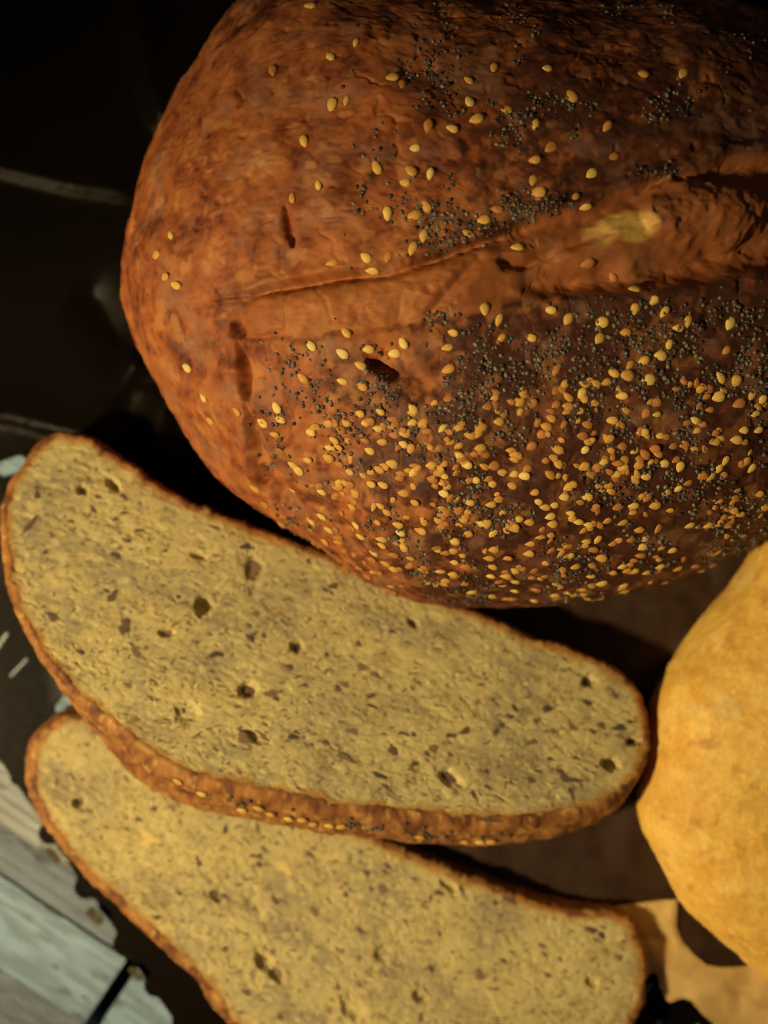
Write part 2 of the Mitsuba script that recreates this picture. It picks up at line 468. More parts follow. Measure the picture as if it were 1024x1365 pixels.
A = (1.9 + 2.3 * sstep(.35, .75, xs)) * inx
g = lambda c_, w_: np.exp(-((tt - c_) / w_) ** 2)
left_prof = .80 * g(.06, .11) - .60 * g(.5, .26) + .45 * g(1.0, .09)
right_prof = (tt > -.2) * (.30 * g(.12, .13) - .45 * g(.45, .20) + .62 * g(.82, .16) + .12 * sstep(0, .1, tt) * (1 - sstep(.9, 1.0, tt)))
w = sstep(.38, .62, xs)
rag = .6 + .8 * fbm(p3 / 4.0, 3, 22)
groove = A * rag * (left_prof * (1 - w) + right_prof * w)
lip = (1.0 + 1.2 * w) * inx * np.exp(-((tt * (yu - yl)) / 2.2) ** 2) * (1 - sstep(-.08, .12, tt))
lip2 = 1.0 * inx * np.exp(-(((tt - 1.05) * (yu - yl)) / 2.0) ** 2)
in_groove = inx * sstep(-.01, .04, tt) * (1 - sstep(.93, 1.03, tt))
disp = 1.7 * (fbm(p3 / 15.0, 3, 1) - .5) * 2 + .50 * (fbm(p3 / 5.0, 3, 2) - .5) * 2 + .30 * (fbm(p3 / [1.9, 1.2, 1.5], 4, 3) - .5) * 2
crk = np.abs(fbm(p3 / 7.5, 3, 4) - .5)
disp -= 0.28 * np.exp(-(crk / .022) ** 2) * noise(p3 / 9.0, 5)
pm = noise(p3 / 2.1, 6)
disp -= 0.35 * sstep(.80, .95, pm)
disp += lip + lip2 - groove
# ridges across the left part of the score, the torn bump on its right
d, s, t = line_dist(v[:, :2], loaf.line([(640, 345), (600, 385), (575, 415)]))
disp -= 1.0 * np.exp(-(d / 1.0) ** 2) * onTop
d, s, t = line_dist(v[:, :2], loaf.line([(660, 350), (700, 352), (740, 335), (800, 315)]))
d = np.abs(d + 1.2 * (fbm(v / 2.2, 3, 28) - .5))
disp -= (2.2 - 1.4 * t) * np.exp(-(d / 1.1) ** 2) * sstep(0, .12, t) * onTop
bc, _ = loaf.locate(938, 285)
bd = (v[:, :2] - bc[:2]) / np.array([12.0, 7.0])
bump = sstep(0, .45, 1 - (bd ** 2).sum(1) + 1.1 * (fbm(p3 / 4.5, 3, 9) - .5)) * onTop
disp += bump * (2.6 + 3.6 * (fbm(p3 / 3.6, 4, 8) - .5))
# slits and the crease between rim and seeded top
for (pts, dep, wd) in (([(487, 480), (505, 489), (534, 506)], 4.2, 1.1), ([(379, 272), (384, 300), (391, 330)], 2.0, .9), ([(308, 430), (318, 440), (326, 450)], 2.4, 1.3),
                       ([(312, 456), (324, 490), (331, 535)], 3.0, 1.1), ([(328, 535), (337, 575), (345, 612), (356, 645), (385, 672), (412, 694)], 2.4, 1.5),
                       ([(275, 398), (330, 392), (400, 380), (500, 361), (580, 344), (640, 322), (700, 300)], 1.9, 1.1), ([(316, 120), (326, 132), (318, 146)], .7, .6), ([(268, 250), (274, 264)], 1.0, .9),
                       ([(495, 36), (503, 52)], .5, 1.2), ([(402, 88), (418, 94)], .5, 1.2), ([(508, 130), (500, 155)], .7, .8), ([(940, 440), (950, 395)], .6, 1.0)):
    d, s, t = line_dist(v[:, :2], loaf.line(pts))
    d = np.abs(d + .9 * (fbm(v / 1.6, 3, 26) - .5))
    disp -= dep * np.exp(-(d / (wd * (.3 + .8 * np.sin(np.pi * t) * (.7 + .6 * fbm(v / 2.0, 2, 25))))) ** 2.0) * np.sqrt(np.clip(np.sin(np.pi * np.clip(t, 0, 1)) * 1.3, 0, 1)) * onTop
loaf.v = v + n0 * disp[:, None]
loaf.v[:, 2] = np.maximum(loaf.v[:, 2], 2.0)
loaf.n = normals(loaf.v, loaf.f)
loaf.find()
# crust colours: baked patches, darker to the right by harder baking and painted-in shadow, pale where the score tore open
TAN, RED, DARK, PALE = (.350, .115, .031), (.235, .058, .016), (.055, .016, .008), (.55, .345, .095)
f1, f2, f3 = fbm(p3 / 8.0, 4, 41), fbm(p3 / 2.4, 4, 42), fbm(p3 / 0.9, 3, 43)
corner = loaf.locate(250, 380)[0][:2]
bake_shadow = sstep(20, 120, np.linalg.norm((v[:, :2] - corner) * [1, .9], axis=1))
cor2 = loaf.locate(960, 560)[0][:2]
bake_shadow2 = 1 - sstep(10, 75, np.linalg.norm((v[:, :2] - cor2) * [.8, 1], axis=1))
k = .35 * f1 + .45 * f2 + .2 * f3
col = lerp(TAN, RED, sstep(.36, .58, k + .10 * bake_shadow))
col = lerp(col, np.array(DARK), sstep(.50, .72, .35 * f1 + .40 * f2 + .25 * f3 + .20 * bake_shadow + .23 * bake_shadow2) * (1 - .5 * in_groove))
col = lerp(col, np.array((.44, .185, .055)), .6 * sstep(.56, .70, fbm(p3 / 3.4, 4, 44)) * (1 - .6 * bake_shadow))
col = lerp(col, np.array((.27, .135, .080)), .40 * sstep(.54, .70, fbm(p3 / 6.0, 5, 49)))
col = lerp(col, np.array((.15, .045, .018)), (.30 + .45 * bake_shadow) * sstep(.57, .68, fbm(p3 / 3.2, 4, 48)))
col = lerp(col, np.array((.36, .125, .034)), .45 * in_groove * sstep(.3, .6, f2 + .2))
tear = np.clip(1 - (((v[:, :2] - loaf.locate(826, 302)[0][:2]) / np.array([8.0, 4.6])) ** 2).sum(1), 0, 1)
col = lerp(col, np.array(PALE), sstep(.16, .62, tear * (-.25 + 2.0 * fbm(p3 / [4.2, 1.6, 3], 4, 47))) * onTop)
col *= (0.80 + .40 * f3)[:, None]
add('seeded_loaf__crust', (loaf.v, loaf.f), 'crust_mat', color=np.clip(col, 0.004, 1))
labels['seeded_loaf'] = {'label': 'large round brown loaf with a scored top strewn with sesame and poppy seeds', 'category': 'bread loaf'}

SEEDS = """414,8,10 440,75,-35 364,94,100 443,140,70 475,57,70 523,103,20 537,112,80 462,134,80 406,189,100 571,168,70 553,197,5 659,90,75 625,107,-40 626,135,-70 676,146,5
763,128,-60 714,166,70 810,168,55 636,159,25 603,171,-20 735,196,30 730,91,10 858,99,-15 992,21,0 911,98,60 390,263,-75 425,246,-75 503,223,-65 548,227,-45 540,243,-5 574,232,80
569,275,-60 553,287,10 517,285,85 565,314,88 488,343,-40 497,361,0 443,350,20 518,342,60 551,331,60 713,213,0 711,240,75 718,256,5 789,231,40 768,262,60 663,279,-10 646,293,20
624,311,-25 690,329,10 780,276,25 818,209,20 784,351,10 802,430,20 800,451,55 847,412,80 872,401,50 886,416,60 835,443,0 905,437,0 892,460,80 881,474,-5 841,486,40 858,481,30
866,506,10 818,497,-15 837,500,0 829,527,10 969,467,40 961,503,-35 958,529,10 1003,527,55 986,538,20 1016,533,60 847,385,10 818,369,-60 974,431,60 981,508,50 776,525,60 918,428,80
235,380,0 221,369,30 249,490,-10 271,530,-40 228,313,-50 209,340,10 415,460,-35 457,471,-20 462,443,-50 538,457,-55 526,471,0 604,443,0 597,463,15 491,465,-10 404,504,-40 457,508,-15
483,515,-15 480,551,-10 507,548,-20 369,543,-50 374,559,-10 414,576,10 462,564,-30 504,571,0 486,564,10 551,545,-55 550,563,20 541,577,10 569,575,10 590,571,45 609,571,20 598,492,20
481,487,-30 666,426,70 669,451,40 734,413,-5 758,425,65 708,450,-15 742,493,65 758,529,-30 666,562,-5 729,569,-10 816,560,0 647,412,80 694,536,30 280,561,-10 315,548,-20 351,563,-10
366,579,0 390,620,-30 398,626,-35 390,650,-30 341,652,-45 354,672,-40 415,696,-50 439,706,-40 429,688,-20 376,695,-30 440,597,0 438,610,-20 446,586,-20 466,629,10 452,642,20 466,646,0
472,669,10 474,700,-30 480,716,-15 410,613,10 429,655,0 537,592,-5 572,595,-20 509,589,10 487,587,-10 493,601,-25 459,611,-25 523,618,-15 495,645,-10 511,646,-15 551,630,50 576,620,0
592,619,50 592,635,5 592,644,0 613,607,-40 622,619,-5 634,641,35 592,657,-5 626,669,-5 507,674,-30 516,683,-20 503,696,0 531,699,-10 593,698,10 596,684,70 709,595,35 744,599,-25
780,600,60 641,597,0 682,600,-10 686,612,-10 686,632,30 699,634,10 656,645,0 805,616,30 822,632,35 831,623,20 830,595,10 744,634,10 759,649,30 752,662,0 783,662,5 812,654,10 655,672,10
718,669,-30 727,676,0 739,673,0 691,692,10 706,696,0 734,688,10 761,684,-15 762,691,10 771,695,-10 642,698,-40 737,698,0 947,546,10 927,560,-30 936,565,0 954,577,20 876,552,0 857,576,5
880,581,10 913,593,10 847,601,30 878,605,-5 885,618,0 852,620,20 861,635,0 907,622,70 949,635,40 959,625,60 967,614,60 995,615,60 1003,624,50 982,586,0 1011,573,10 984,654,0 889,657,25
904,651,50 863,663,60 874,673,10 992,573,0 955,589,10 1008,552,10 509,719,10 509,727,0 534,710,-20 562,708,-10 606,721,0 582,732,-10 604,734,0 606,749,-20 525,740,-5 514,751,-10
479,757,-10 524,759,-30 565,757,-5 588,761,0 604,765,0 538,729,-50 548,744,-20 658,711,50 654,767,25 657,756,5 630,789,10 619,777,0 570,777,-10 656,794,0 499,737,-20 514,782,-10
592,779,10 621,756,0 785,699,-10 734,713,0 781,721,0 797,719,80 791,732,0 707,725,15 705,738,15 760,741,45 856,729,20 854,740,0 859,718,0 845,674,10 852,706,0 687,760,-45 675,767,0
687,775,10 671,779,0 686,789,10 714,786,-5 742,779,0 740,793,0 788,768,0 803,777,10 777,785,0 791,795,10 830,755,10 845,761,30 862,763,10 864,774,20 832,779,5 904,757,15 879,745,-30
896,733,20 676,797,10 712,800,0 768,755,0 880,755,10 920,700,20 945,700,10 965,690,30 930,725,15 1000,690,20 985,715,15""".split()
for i, s_ in enumerate(SEEDS[:300]):
    x, y, a = map(float, s_.split(','))
    pos, n = loaf.locate(x, y)
    nb = loaf.tree.query_ball_point(at(x, y, 0) / CAM_H, 1.1 / CAM_H)
    n = loaf.n[nb].mean(0)
    pos = loaf.v[nb].mean(0)
    m = frame(pos + n * rng.uniform(-.08, .14), n, a + rng.uniform(-8, 8), *(rng.uniform(.80, 1.10) * (.86 if y > 545 and x > 400 else 1) * np.array([1, rng.uniform(.85, 1.15), 1])), tip=rng.uniform(-.22, .22))
    tone = rng.choice(5, p=[.32, .27, .18, .09, .14]) if y < 640 else rng.choice(5, p=[.24, .32, .25, .13, .06])
    scene['seeded_loaf__sesame_seed' + (f'_{i:03d}' if i else '')] = {**SEED_PLY[tone], 'to_world': T(m)}

small = [[], []]
while len(small[0]) + len(small[1]) < 360:
    x, y = rng.uniform(410, 1024), rng.uniform(505, 800)
    if fbm(np.array([[x / 40, y / 40, 3.3]]), 2, 66)[0] < rng.uniform(.25, .65) or y < 505 + (800 - x) * .12:
        continue
    pos, n = loaf.locate(x, y)
    if np.linalg.norm(pos[:2] / (CAM_H - pos[2]) - at(x, y, 0) / CAM_H) * 235 > .5:
        continue
    small[int(rng.uniform() < .45)].append(frame(pos + n * rng.uniform(-.1, .12), n, rng.normal(5, 35), *(rng.uniform(.6, .9) * np.array([1, rng.uniform(.85, 1.2), .85])), tip=rng.uniform(-.3, .3)))
for key, ms, tone in (('seeded_loaf__small_sesame_seeds', small[0], 2), ('seeded_loaf__toasted_sesame_seeds', small[1], 3)):
    add(key, baked(SEED, ms), SES[tone])
    labels[key] = {'label': 'small ' + ('golden' if tone == 2 else 'toasted brown') + ' sesame seeds sunk between the larger ones', 'kind': 'stuff'}

# poppy seeds: thousands of specks strewn in drifts
ico = trimesh.creation.icosphere(1, 0.42)
POP = (np.array(ico.vertices) * [1.15, .9, .85], np.array(ico.faces))
cand = []
while len(cand) < 21000:
    x, y = rng.uniform(330, 1030), rng.uniform(5, 805)
    cand.append((x, y))
cand = np.array(cand)
cn = fbm(np.c_[cand / 46.0, np.zeros(len(cand))], 3, 61)
dens = 0.85 * sstep(300, 420, cand[:, 0] * .9 + (cand[:, 1] - 455) * .2) * sstep(400, 470, cand[:, 1] + .12 * (cand[:, 0] - 700)) * sstep(.36, .60, cn)
gl = np.interp(cand[:, 0], [285, 400, 640, 1024], [445, 452, 412, 362])
gu = np.interp(cand[:, 0], [285, 400, 640, 800, 1024], [397, 382, 322, 262, 200])
dens *= cand[:, 1] > gl - 4
upper = (cand[:, 1] < gu)
dens += upper * 0.75 * sstep(430, 640, cand[:, 0]) * sstep(.50, .66, cn)
near_edge = upper * np.exp(-((gu - cand[:, 1] - 14) / 20.0) ** 2) * sstep(530, 590, cand[:, 0]) * (1 - sstep(700, 760, cand[:, 0]))
dens += .85 * near_edge
for x, y, r, dn in ((595, 300, 22, 1), (570, 300, 14, .9), (395, 475, 26, .5), (430, 530, 22, .7), (485, 260, 12, .5), (700, 465, 20, .8), (640, 300, 15, .6), (590, 425, 14, .8), (630, 640, 25, .8)):
    dens += dn * np.exp(-(((cand - [x, y]) / r) ** 2).sum(1))
keep = cand[rng.uniform(0, 1, len(cand)) < dens * .70]
mats = []
for x, y in keep:
    pos, n = loaf.locate(x, y)
    if np.linalg.norm(pos[:2] / (CAM_H - pos[2]) - at(x, y, 0) / CAM_H) * 235 > .5:
        continue
    mats.append(frame(pos + n * .04, n, rng.uniform(0, 360), *([rng.uniform(.55, 1.12)] * 3)))
pv, pf = baked(POP, mats)
pc = np.repeat(np.array([(.050, .042, .034), (.095, .082, .060), (.024, .021, .020), (.17, .15, .10)])[rng.choice(4, len(mats), p=[.35, .3, .2, .15])], len(POP[0]), 0)
add('seeded_loaf__poppy_seeds', (pv, pf), 'poppy_mat', color=pc)
labels['seeded_loaf__poppy_seeds'] = {'label': 'tiny blue grey poppy seeds strewn over the crust', 'kind': 'stuff'}
print('poppy', len(mats), 'sesame', len(SEEDS))

# ------------------------------------------------------------------ the golden roll
roll = Dome([(1024, 713), (990, 762), (940, 821), (902, 876), (882, 915), (868, 975), (860, 1030), (852, 1075), (872, 1130), (905, 1195), (955, 1250), (1024, 1308), (1120, 1362),
             (1260, 1380), (1400, 1280), (1450, 1080), (1400, 850), (1280, 710), (1150, 655), (1070, 665)], (1150, 1020), 14, 33, 900, 200, 24, under=.10, p=.55, q=.9)
v = roll.v
d = 1.5 * (fbm(v / 24.0, 2, 71) - .5) * 2 + .5 * (fbm(v / 6.0, 3, 72) - .5) * 2 + .11 * (fbm(v / 1.6, 3, 73) - .5) * 2
edge = np.exp(-((v[:, 2] - 12) / 5.0) ** 2)
d -= .10 * sstep(.68, .85, noise(v / 1.7, 81))
d += 1.0 * edge * (fbm(v / 3.0, 4, 74) - .47)
roll.v = v + roll.n * d[:, None]
roll.v[:, 2] = np.maximum(roll.v[:, 2], 7.5 * 0 + 1.0)
g1, g2, g3 = fbm(v / 9.0, 4, 75), fbm(v / 2.2, 4, 76), fbm(v / .8, 2, 77)
rc = lerp((.77, .485, .108), np.array((.68, .375, .070)), sstep(.38, .64, .6 * g1 + .4 * g2))
rc = lerp(rc, np.array((.82, .57, .17)), .5 * sstep(.52, .70, fbm(v / 5.5, 5, 80)))
rc = lerp(rc, np.array((.40, .17, .035)), .5 * sstep(.60, .75, fbm(v / 4.0, 4, 78)))
for x, y, r in ((990, 770, 4.0), (972, 945, 3.2), (918, 945, 2.2), (1012, 1030, 1.6)):
    q = roll.locate(x, y)[0]
    rc = lerp(rc, np.array((.68, .48, .18)), .6 * sstep(.35, .6, np.exp(-((v - q) ** 2).sum(1) / r ** 2) * (.4 + g2)))
rc *= (.78 + .28 * g3 + .16 * noise(v / .5, 79))[:, None]
add('bread_roll', (roll.v, roll.f), 'roll_mat', color=np.clip(rc, .01, 1))
labels['bread_roll'] = {'label': 'pale golden smooth crusted bread roll without seeds at the right edge', 'category': 'bread roll'}


# ------------------------------------------------------------------ the two slices
class Slice:
    def __init__(self, key, outline_px, centre_px, z0, up2, tilt, thick, res, flare, seed, holes, dirs):
        up2 = np.asarray(up2, float) / np.linalg.norm(up2)
        self.key = key
        nrm = np.array([up2[0] * math.sin(tilt), up2[1] * math.sin(tilt), math.cos(tilt)])
        c = np.array([*at(*centre_px, z0), z0])
        ez = nrm
        ey = np.array([*(up2 * math.cos(tilt)), -math.sin(tilt)])
        ex = np.cross(ey, ez)
        self.M, self.c = np.stack([ex, ey, ez], 1), c
        ring = closed_curve([self.local(x, y)[:2] for x, y in outline_px], 900)
        dd = np.r_[0, np.cumsum(np.linalg.norm(np.diff(np.vstack([ring, ring[:1]]), axis=0), axis=1))]
        n = int(dd[-1] / 0.30)
        s = np.linspace(0, dd[-1], n, endpoint=False)
        rr = np.vstack([ring, ring[:1]])
        ring = np.stack([np.interp(s, dd, rr[:, 0]), np.interp(s, dd, rr[:, 1])], 1)
        area = np.sum(ring[:, 0] * np.roll(ring[:, 1], -1) - ring[:, 1] * np.roll(ring[:, 0], -1))
        if area < 0:
            ring = ring[::-1]
        tan = np.roll(ring, -3, 0) - np.roll(ring, 3, 0)
        out = np.stack([tan[:, 1], -tan[:, 0]], 1)
        out /= np.linalg.norm(out, axis=1, keepdims=True)
        # torn little steps along the edge
        wav = .85 * (fbm(np.c_[ring / 3.0, np.full(n, seed)], 3, seed) - .5) * 2 + .3 * (fbm(np.c_[ring / .9, np.full(n, seed)], 2, seed + 1) - .5) * 2
        ring = ring + out * wav[:, None]
        self.ring, self.out = ring, out
        poly = Polygon(ring).buffer(0)
        self.poly = poly
        x0, y0, x1, y1 = poly.bounds
        g = np.stack(np.meshgrid(np.arange(x0, x1, res), np.arange(y0, y1, res)), -1).reshape(-1, 2)
        r2 = np.random.default_rng(seed)
        g = g + r2.uniform(-.25, .25, g.shape) * res
        inner = poly.buffer(-.15)
        prepare(inner)
        g = g[contains_xy(inner, g[:, 0], g[:, 1])]
        pts = np.vstack([ring, g])
        tri = Delaunay(pts).simplices
        cc = pts[tri].mean(1)
        prepare(poly)
        tri = tri[contains_xy(poly, cc[:, 0], cc[:, 1])]
        a, b = pts[tri[:, 1]] - pts[tri[:, 0]], pts[tri[:, 2]] - pts[tri[:, 0]]
        fl = a[:, 0] * b[:, 1] - a[:, 1] * b[:, 0] < 0
        tri[fl] = tri[fl][:, ::-1]
        edge = cKDTree(ring).query(pts)[0]
        # the crumb: pores drawn out along the slice, small pits, a few real holes
        ca, sa = math.cos(dirs), math.sin(dirs)
        q = np.c_[pts[:, 0] * ca + pts[:, 1] * sa, -pts[:, 0] * sa + pts[:, 1] * ca, np.zeros(len(pts)) + seed]
        t0 = fbm(q / [7, 5, 1], 2, seed + 15)
        h = .26 * (fbm(q / [9, 6, 1], 3, seed) - .5) * 2 + .09 * (fbm(q / [2.6, 1.3, 1], 3, seed + 1) - .5) * 2 + .07 * (fbm(q / [.9, .5, 1], 2, seed + 2) - .5) * 2
        pores = sstep(.66, .80, fbm(q / [1.7, .85, 1], 2, seed + 3))
        h -= .16 * pores
        h -= .26 * sstep(.70, .82, fbm(q / [.95, .6, 1], 2, seed + 5)) * sstep(.4, .6, t0)
        p2 = sstep(.64, .74, fbm(q / [4.2, 1.9, 1], 2, seed + 4))
        h -= .16 * p2
        for (x, y, rx, ry, an, dep) in holes:
            lc = self.local(x, y)[:2]
            e = pts - lc
            an = math.radians(an)
            e = np.c_[(e[:, 0] * math.cos(an) + e[:, 1] * math.sin(an)) / rx, (-e[:, 0] * math.sin(an) + e[:, 1] * math.cos(an)) / ry] / REF_S
            r = np.sqrt((e ** 2).sum(1)) * (1 + 1.1 * (fbm(q / 1.3, 3, seed + 6) - .5))
            m = 1 - sstep(.45, 1.1, r)
            h -= 1.15 * dep * m
        h *= sstep(0, .6, edge) * .9 + .1
        self.tree, self.pts, self.h = cKDTree(pts), pts, h
        L = np.c_[pts, h]
        t1, t2, t3 = fbm(q / [11, 7, 1], 4, seed + 10), fbm(q / [2.4, 1.3, 1], 4, seed + 11), fbm(q / [.8, .5, 1], 3, seed + 12)
        col = lerp((.65, .53, .262), np.array((.42, .345, .222)), sstep(.40, .62, .6 * t1 + .4 * t2))
        col = lerp(col, np.array((.69, .57, .28)), .8 * sstep(.53, .68, t2))
        col = lerp(col, np.array((.30, .205, .10)), .75 * sstep(.54, .72, .6 * t3 + .4 * fbm(q / [4.5, 3.0, 1], 3, seed + 14)))
        brown = 1 - sstep(.35, 2.1, edge + 2.4 * (fbm(q / 2.6, 4, seed + 13) - .5) + .5 * (t3 - .5))
        col = lerp(col, np.array((.46, .23, .058)), .9 * brown)
        grain = noise(q / [.42, .30, 1], seed + 16)
        col *= (.56 + .34 * t3 + .30 * grain)[:, None] * np.array([.95, .96, .87])
        add(key + '__crumb', (self.world(L), tri), 'crumb_mat', color=np.clip(col, .01, 1))
        # the crust: a rim round the face, bulging out and down to the back
        fo = flare(out, ring)
        prof = [(-.75, -.03, 0), (-.15, .12, 0), (.35, -.05, 0), (.85, -.6, .12), (1.0, -1.6, .25)] + [(1.0, -1.6 - (thick - 2.6) * t, .25 + .75 * math.sin(t * math.pi / 2)) for t in np.linspace(.08, 1, 14)] + [(.4, -thick, .94), (-2.0, -thick, .8)]
        rows = []
        for (oo, zz, ff) in prof:
            base2 = ring + out * (oo + ff * fo - wav * min(1, ff * 2.2))[:, None]
            P = np.c_[base2, np.full(n, zz)]
            if zz < -.3 and zz > -thick + .1:
                bm = .7 * (fbm(P / 3.6, 3, seed + 20) - .5) * 2 + .35 * (fbm(P / 1.1, 3, seed + 21) - .5) * 2
                P[:, :2] += out * bm[:, None]
            rows.append(P)
        V = np.vstack(rows)
        i = np.arange(n)
        j = (i + 1) % n
        F = []
        for k in range(len(prof) - 1):
            a0, b0 = k * n, (k + 1) * n
            F += [np.stack([a0 + i, b0 + i, b0 + j], 1), np.stack([a0 + i, b0 + j, a0 + j], 1)]
        back = Delaunay(rows[-1][::2, :2]).simplices
        cc = rows[-1][::2, :2][back].mean(1)
        back = back[contains_xy(Polygon(rows[-1][:, :2]).buffer(.01), cc[:, 0], cc[:, 1])] * 2 + (len(prof) - 1) * n
        F.append(back)
        k1, k2 = fbm(V / 3.5, 4, seed + 30), fbm(V / 1.1, 3, seed + 31)
        cc = lerp((.42, .185, .052), np.array((.24, .085, .027)), sstep(.35, .62, .6 * k1 + .4 * k2))
        cc = lerp(cc, np.array((.10, .036, .016)), .85 * sstep(.48, .66, .5 * k1 + .5 * k2))
        cc = lerp(cc, np.array((.55, .33, .10)), .7 * sstep(.60, .70, fbm(V / 1.5, 4, seed + 33)))
        cc *= (.55 + .8 * noise(V / .45, seed + 34) * k2 + .3 * k2)[:, None]
        self.V, self.rows, self.n, self.prof = self.world(V), rows, n, prof
        self.crust_n = normals(self.V, np.vstack(F))
        add(key + '__crust', (self.V, np.vstack(F)), 'crust_mat', color=np.clip(cc, .004, 1))

    def local(self, px, py):
        """Where the photo's point lies on the cut face (slice coordinates)."""
        z = self.c[2]
        for _ in range(30):
            xy = at(px, py, z)
            z = self.c[2] - ((xy - self.c[:2]) @ self.M[:2, 2]) / self.M[2, 2]
        return self.M.T @ (np.array([*xy, z]) - self.c)

    def world(self, L):
        return L @ self.M.T + self.c

    def flake(self, i, mesh_ply, lp, ang, sx, sy, name):
        k = self.tree.query(lp)[1]
        pos = np.array([*lp, self.h[k] + .05])
        a = math.radians(ang)
        m = np.eye(4)
        R = np.array([[math.cos(a), -math.sin(a), 0], [math.sin(a), math.cos(a), 0], [0, 0, 1]])
        m[:3, :3] = self.M @ R @ np.diag([sx, sy, 1])
        m[:3, 3] = self.world(pos[None])[0] / 1000
        scene[self.key + '__' + name + (f'_{i:03d}' if i else '')] = {**mesh_ply, 'to_world': T(m)}

    def crust_seed(self, px, py):
        """A point of the side crust as the photo shows it."""
        k = np.argmin(np.linalg.norm(self.V[:, :2] / (CAM_H - self.V[:, 2:3]) - at(px, py, 0) / CAM_H, axis=1) + 1e-3 * (self.crust_n[:, 2] < .05))
        return self.V[k], self.crust_n[k]


def flake_mesh(seed):
    r = np.random.default_rng(seed)
    n = 12
    a = np.linspace(0, 2 * np.pi, n, endpoint=False)
    rad = .5 * (1 + .22 * np.sin(2 * a + r.uniform(0, 6)) + .20 * np.sin(3 * a + r.uniform(0, 6)) + .10 * r.uniform(-1, 1, n))
    top = np.c_[rad * np.cos(a), rad * np.sin(a), r.uniform(-.02, .10, n)]
    v = np.vstack([top, top * [1, 1, 0] * .9 - [0, 0, .25], [[0, 0, .14]], [[0, 0, -.25]]])
    i = np.arange(n)
    j = (i + 1) % n
    f = np.vstack([np.stack([np.full(n, 2 * n), i, j], 1), np.stack([i, i + n, j + n], 1), np.stack([i, j + n, j], 1), np.stack([np.full(n, 2 * n + 1), j + n, i + n], 1)])
    return v, f


FLAKES = [[mikit.ply((flake_mesh(s)[0] / 1000, flake_mesh(s)[1]), m, smooth=60) for m in BRAN] for s in range(6)]


def fill_flakes(sl, listed, count, seed, ang0):
    r = np.random.default_rng(seed)
    k = 0
    for (x, y, l, w_, a, tone) in listed:
        sl.flake(k, FLAKES[k % 6][tone], sl.local(x, y)[:2], a, l * REF_S, w_ * REF_S, 'bran_flake')
        k += 1
    x0, y0, x1, y1 = sl.poly.bounds
    inner = sl.poly.buffer(-1.6)
    while k < count:
        q = r.uniform((x0, y0), (x1, y1))
        if not inner.contains(Point(q)) or noise(np.array([[q[0] / 14, q[1] / 9, seed]]))[0] < r.uniform(.1, .75):
            continue
        l = r.uniform(1.0, 2.5) * r.uniform(.8, 1.15)
        sl.flake(k, FLAKES[k % 6][r.choice(4, p=[.35, .3, .2, .15])], q, ang0 + r.normal(0, 24), l, l * r.uniform(.32, .65), 'bran_flake')
        k += 1
    mats, n = [], 0
    while n < 900:
        q = r.uniform((x0, y0), (x1, y1))
        if not inner.contains(Point(q)):
            continue
        i = sl.tree.query(q)[1]
        pos = sl.world(np.array([[*q, sl.h[i] + .03]]))[0]
        l = r.uniform(.35, 1.15)
        m = frame(pos, sl.M[:, 2], ang0 + r.normal(0, 30), l, l * r.uniform(.35, .7), 1)
        mats.append(m)
        n += 1
    v, f = baked(flake_mesh(3), mats)
    add(sl.key + '__bran_specks', (v, f), 'bran_mat_1', smooth=60)
    labels[sl.key + '__bran_specks'] = {'label': 'fine brown bran specks in the crumb', 'kind': 'stuff'}


up1 = np.array([.36, .93])
holes1 = [(150, 645, 13, 7, -25, 2.2), (272, 806, 13, 14, 0, 2.6), (265, 741, 15, 6, 5, 1.0), (340, 758, 15, 18, 30, 1.1), (815, 1018, 13, 10, 10, 2.4), (845, 988, 12, 6, 30, 1.6), (330, 920, 16, 12, 20, 1.5),
          (250, 950, 18, 16, 0, .8), (600, 1036, 20, 10, -10, 1.2), (222, 843, 12, 7, 15, 1.2), (395, 862, 10, 10, 0, 1.0), (785, 908, 10, 10, 40, 1.2), (340, 982, 22, 9, -5, 1.1), (110, 652, 9, 8, 0, 1.2), (550, 830, 10, 6, -10, 1.0)]


def flare1(out, ring):
    down = np.clip(-out @ np.array([0.12, 1.0]), 0, 1) * (.25 + .75 * sstep(-62, -22, ring[:, 0]))
    leftw = np.clip(-out[:, 0], 0, 1)
    return .1 + 5.4 * down ** 1.8 + 1.0 * leftw ** 2 + 1.2 * np.clip(out[:, 0], 0, 1) ** 2


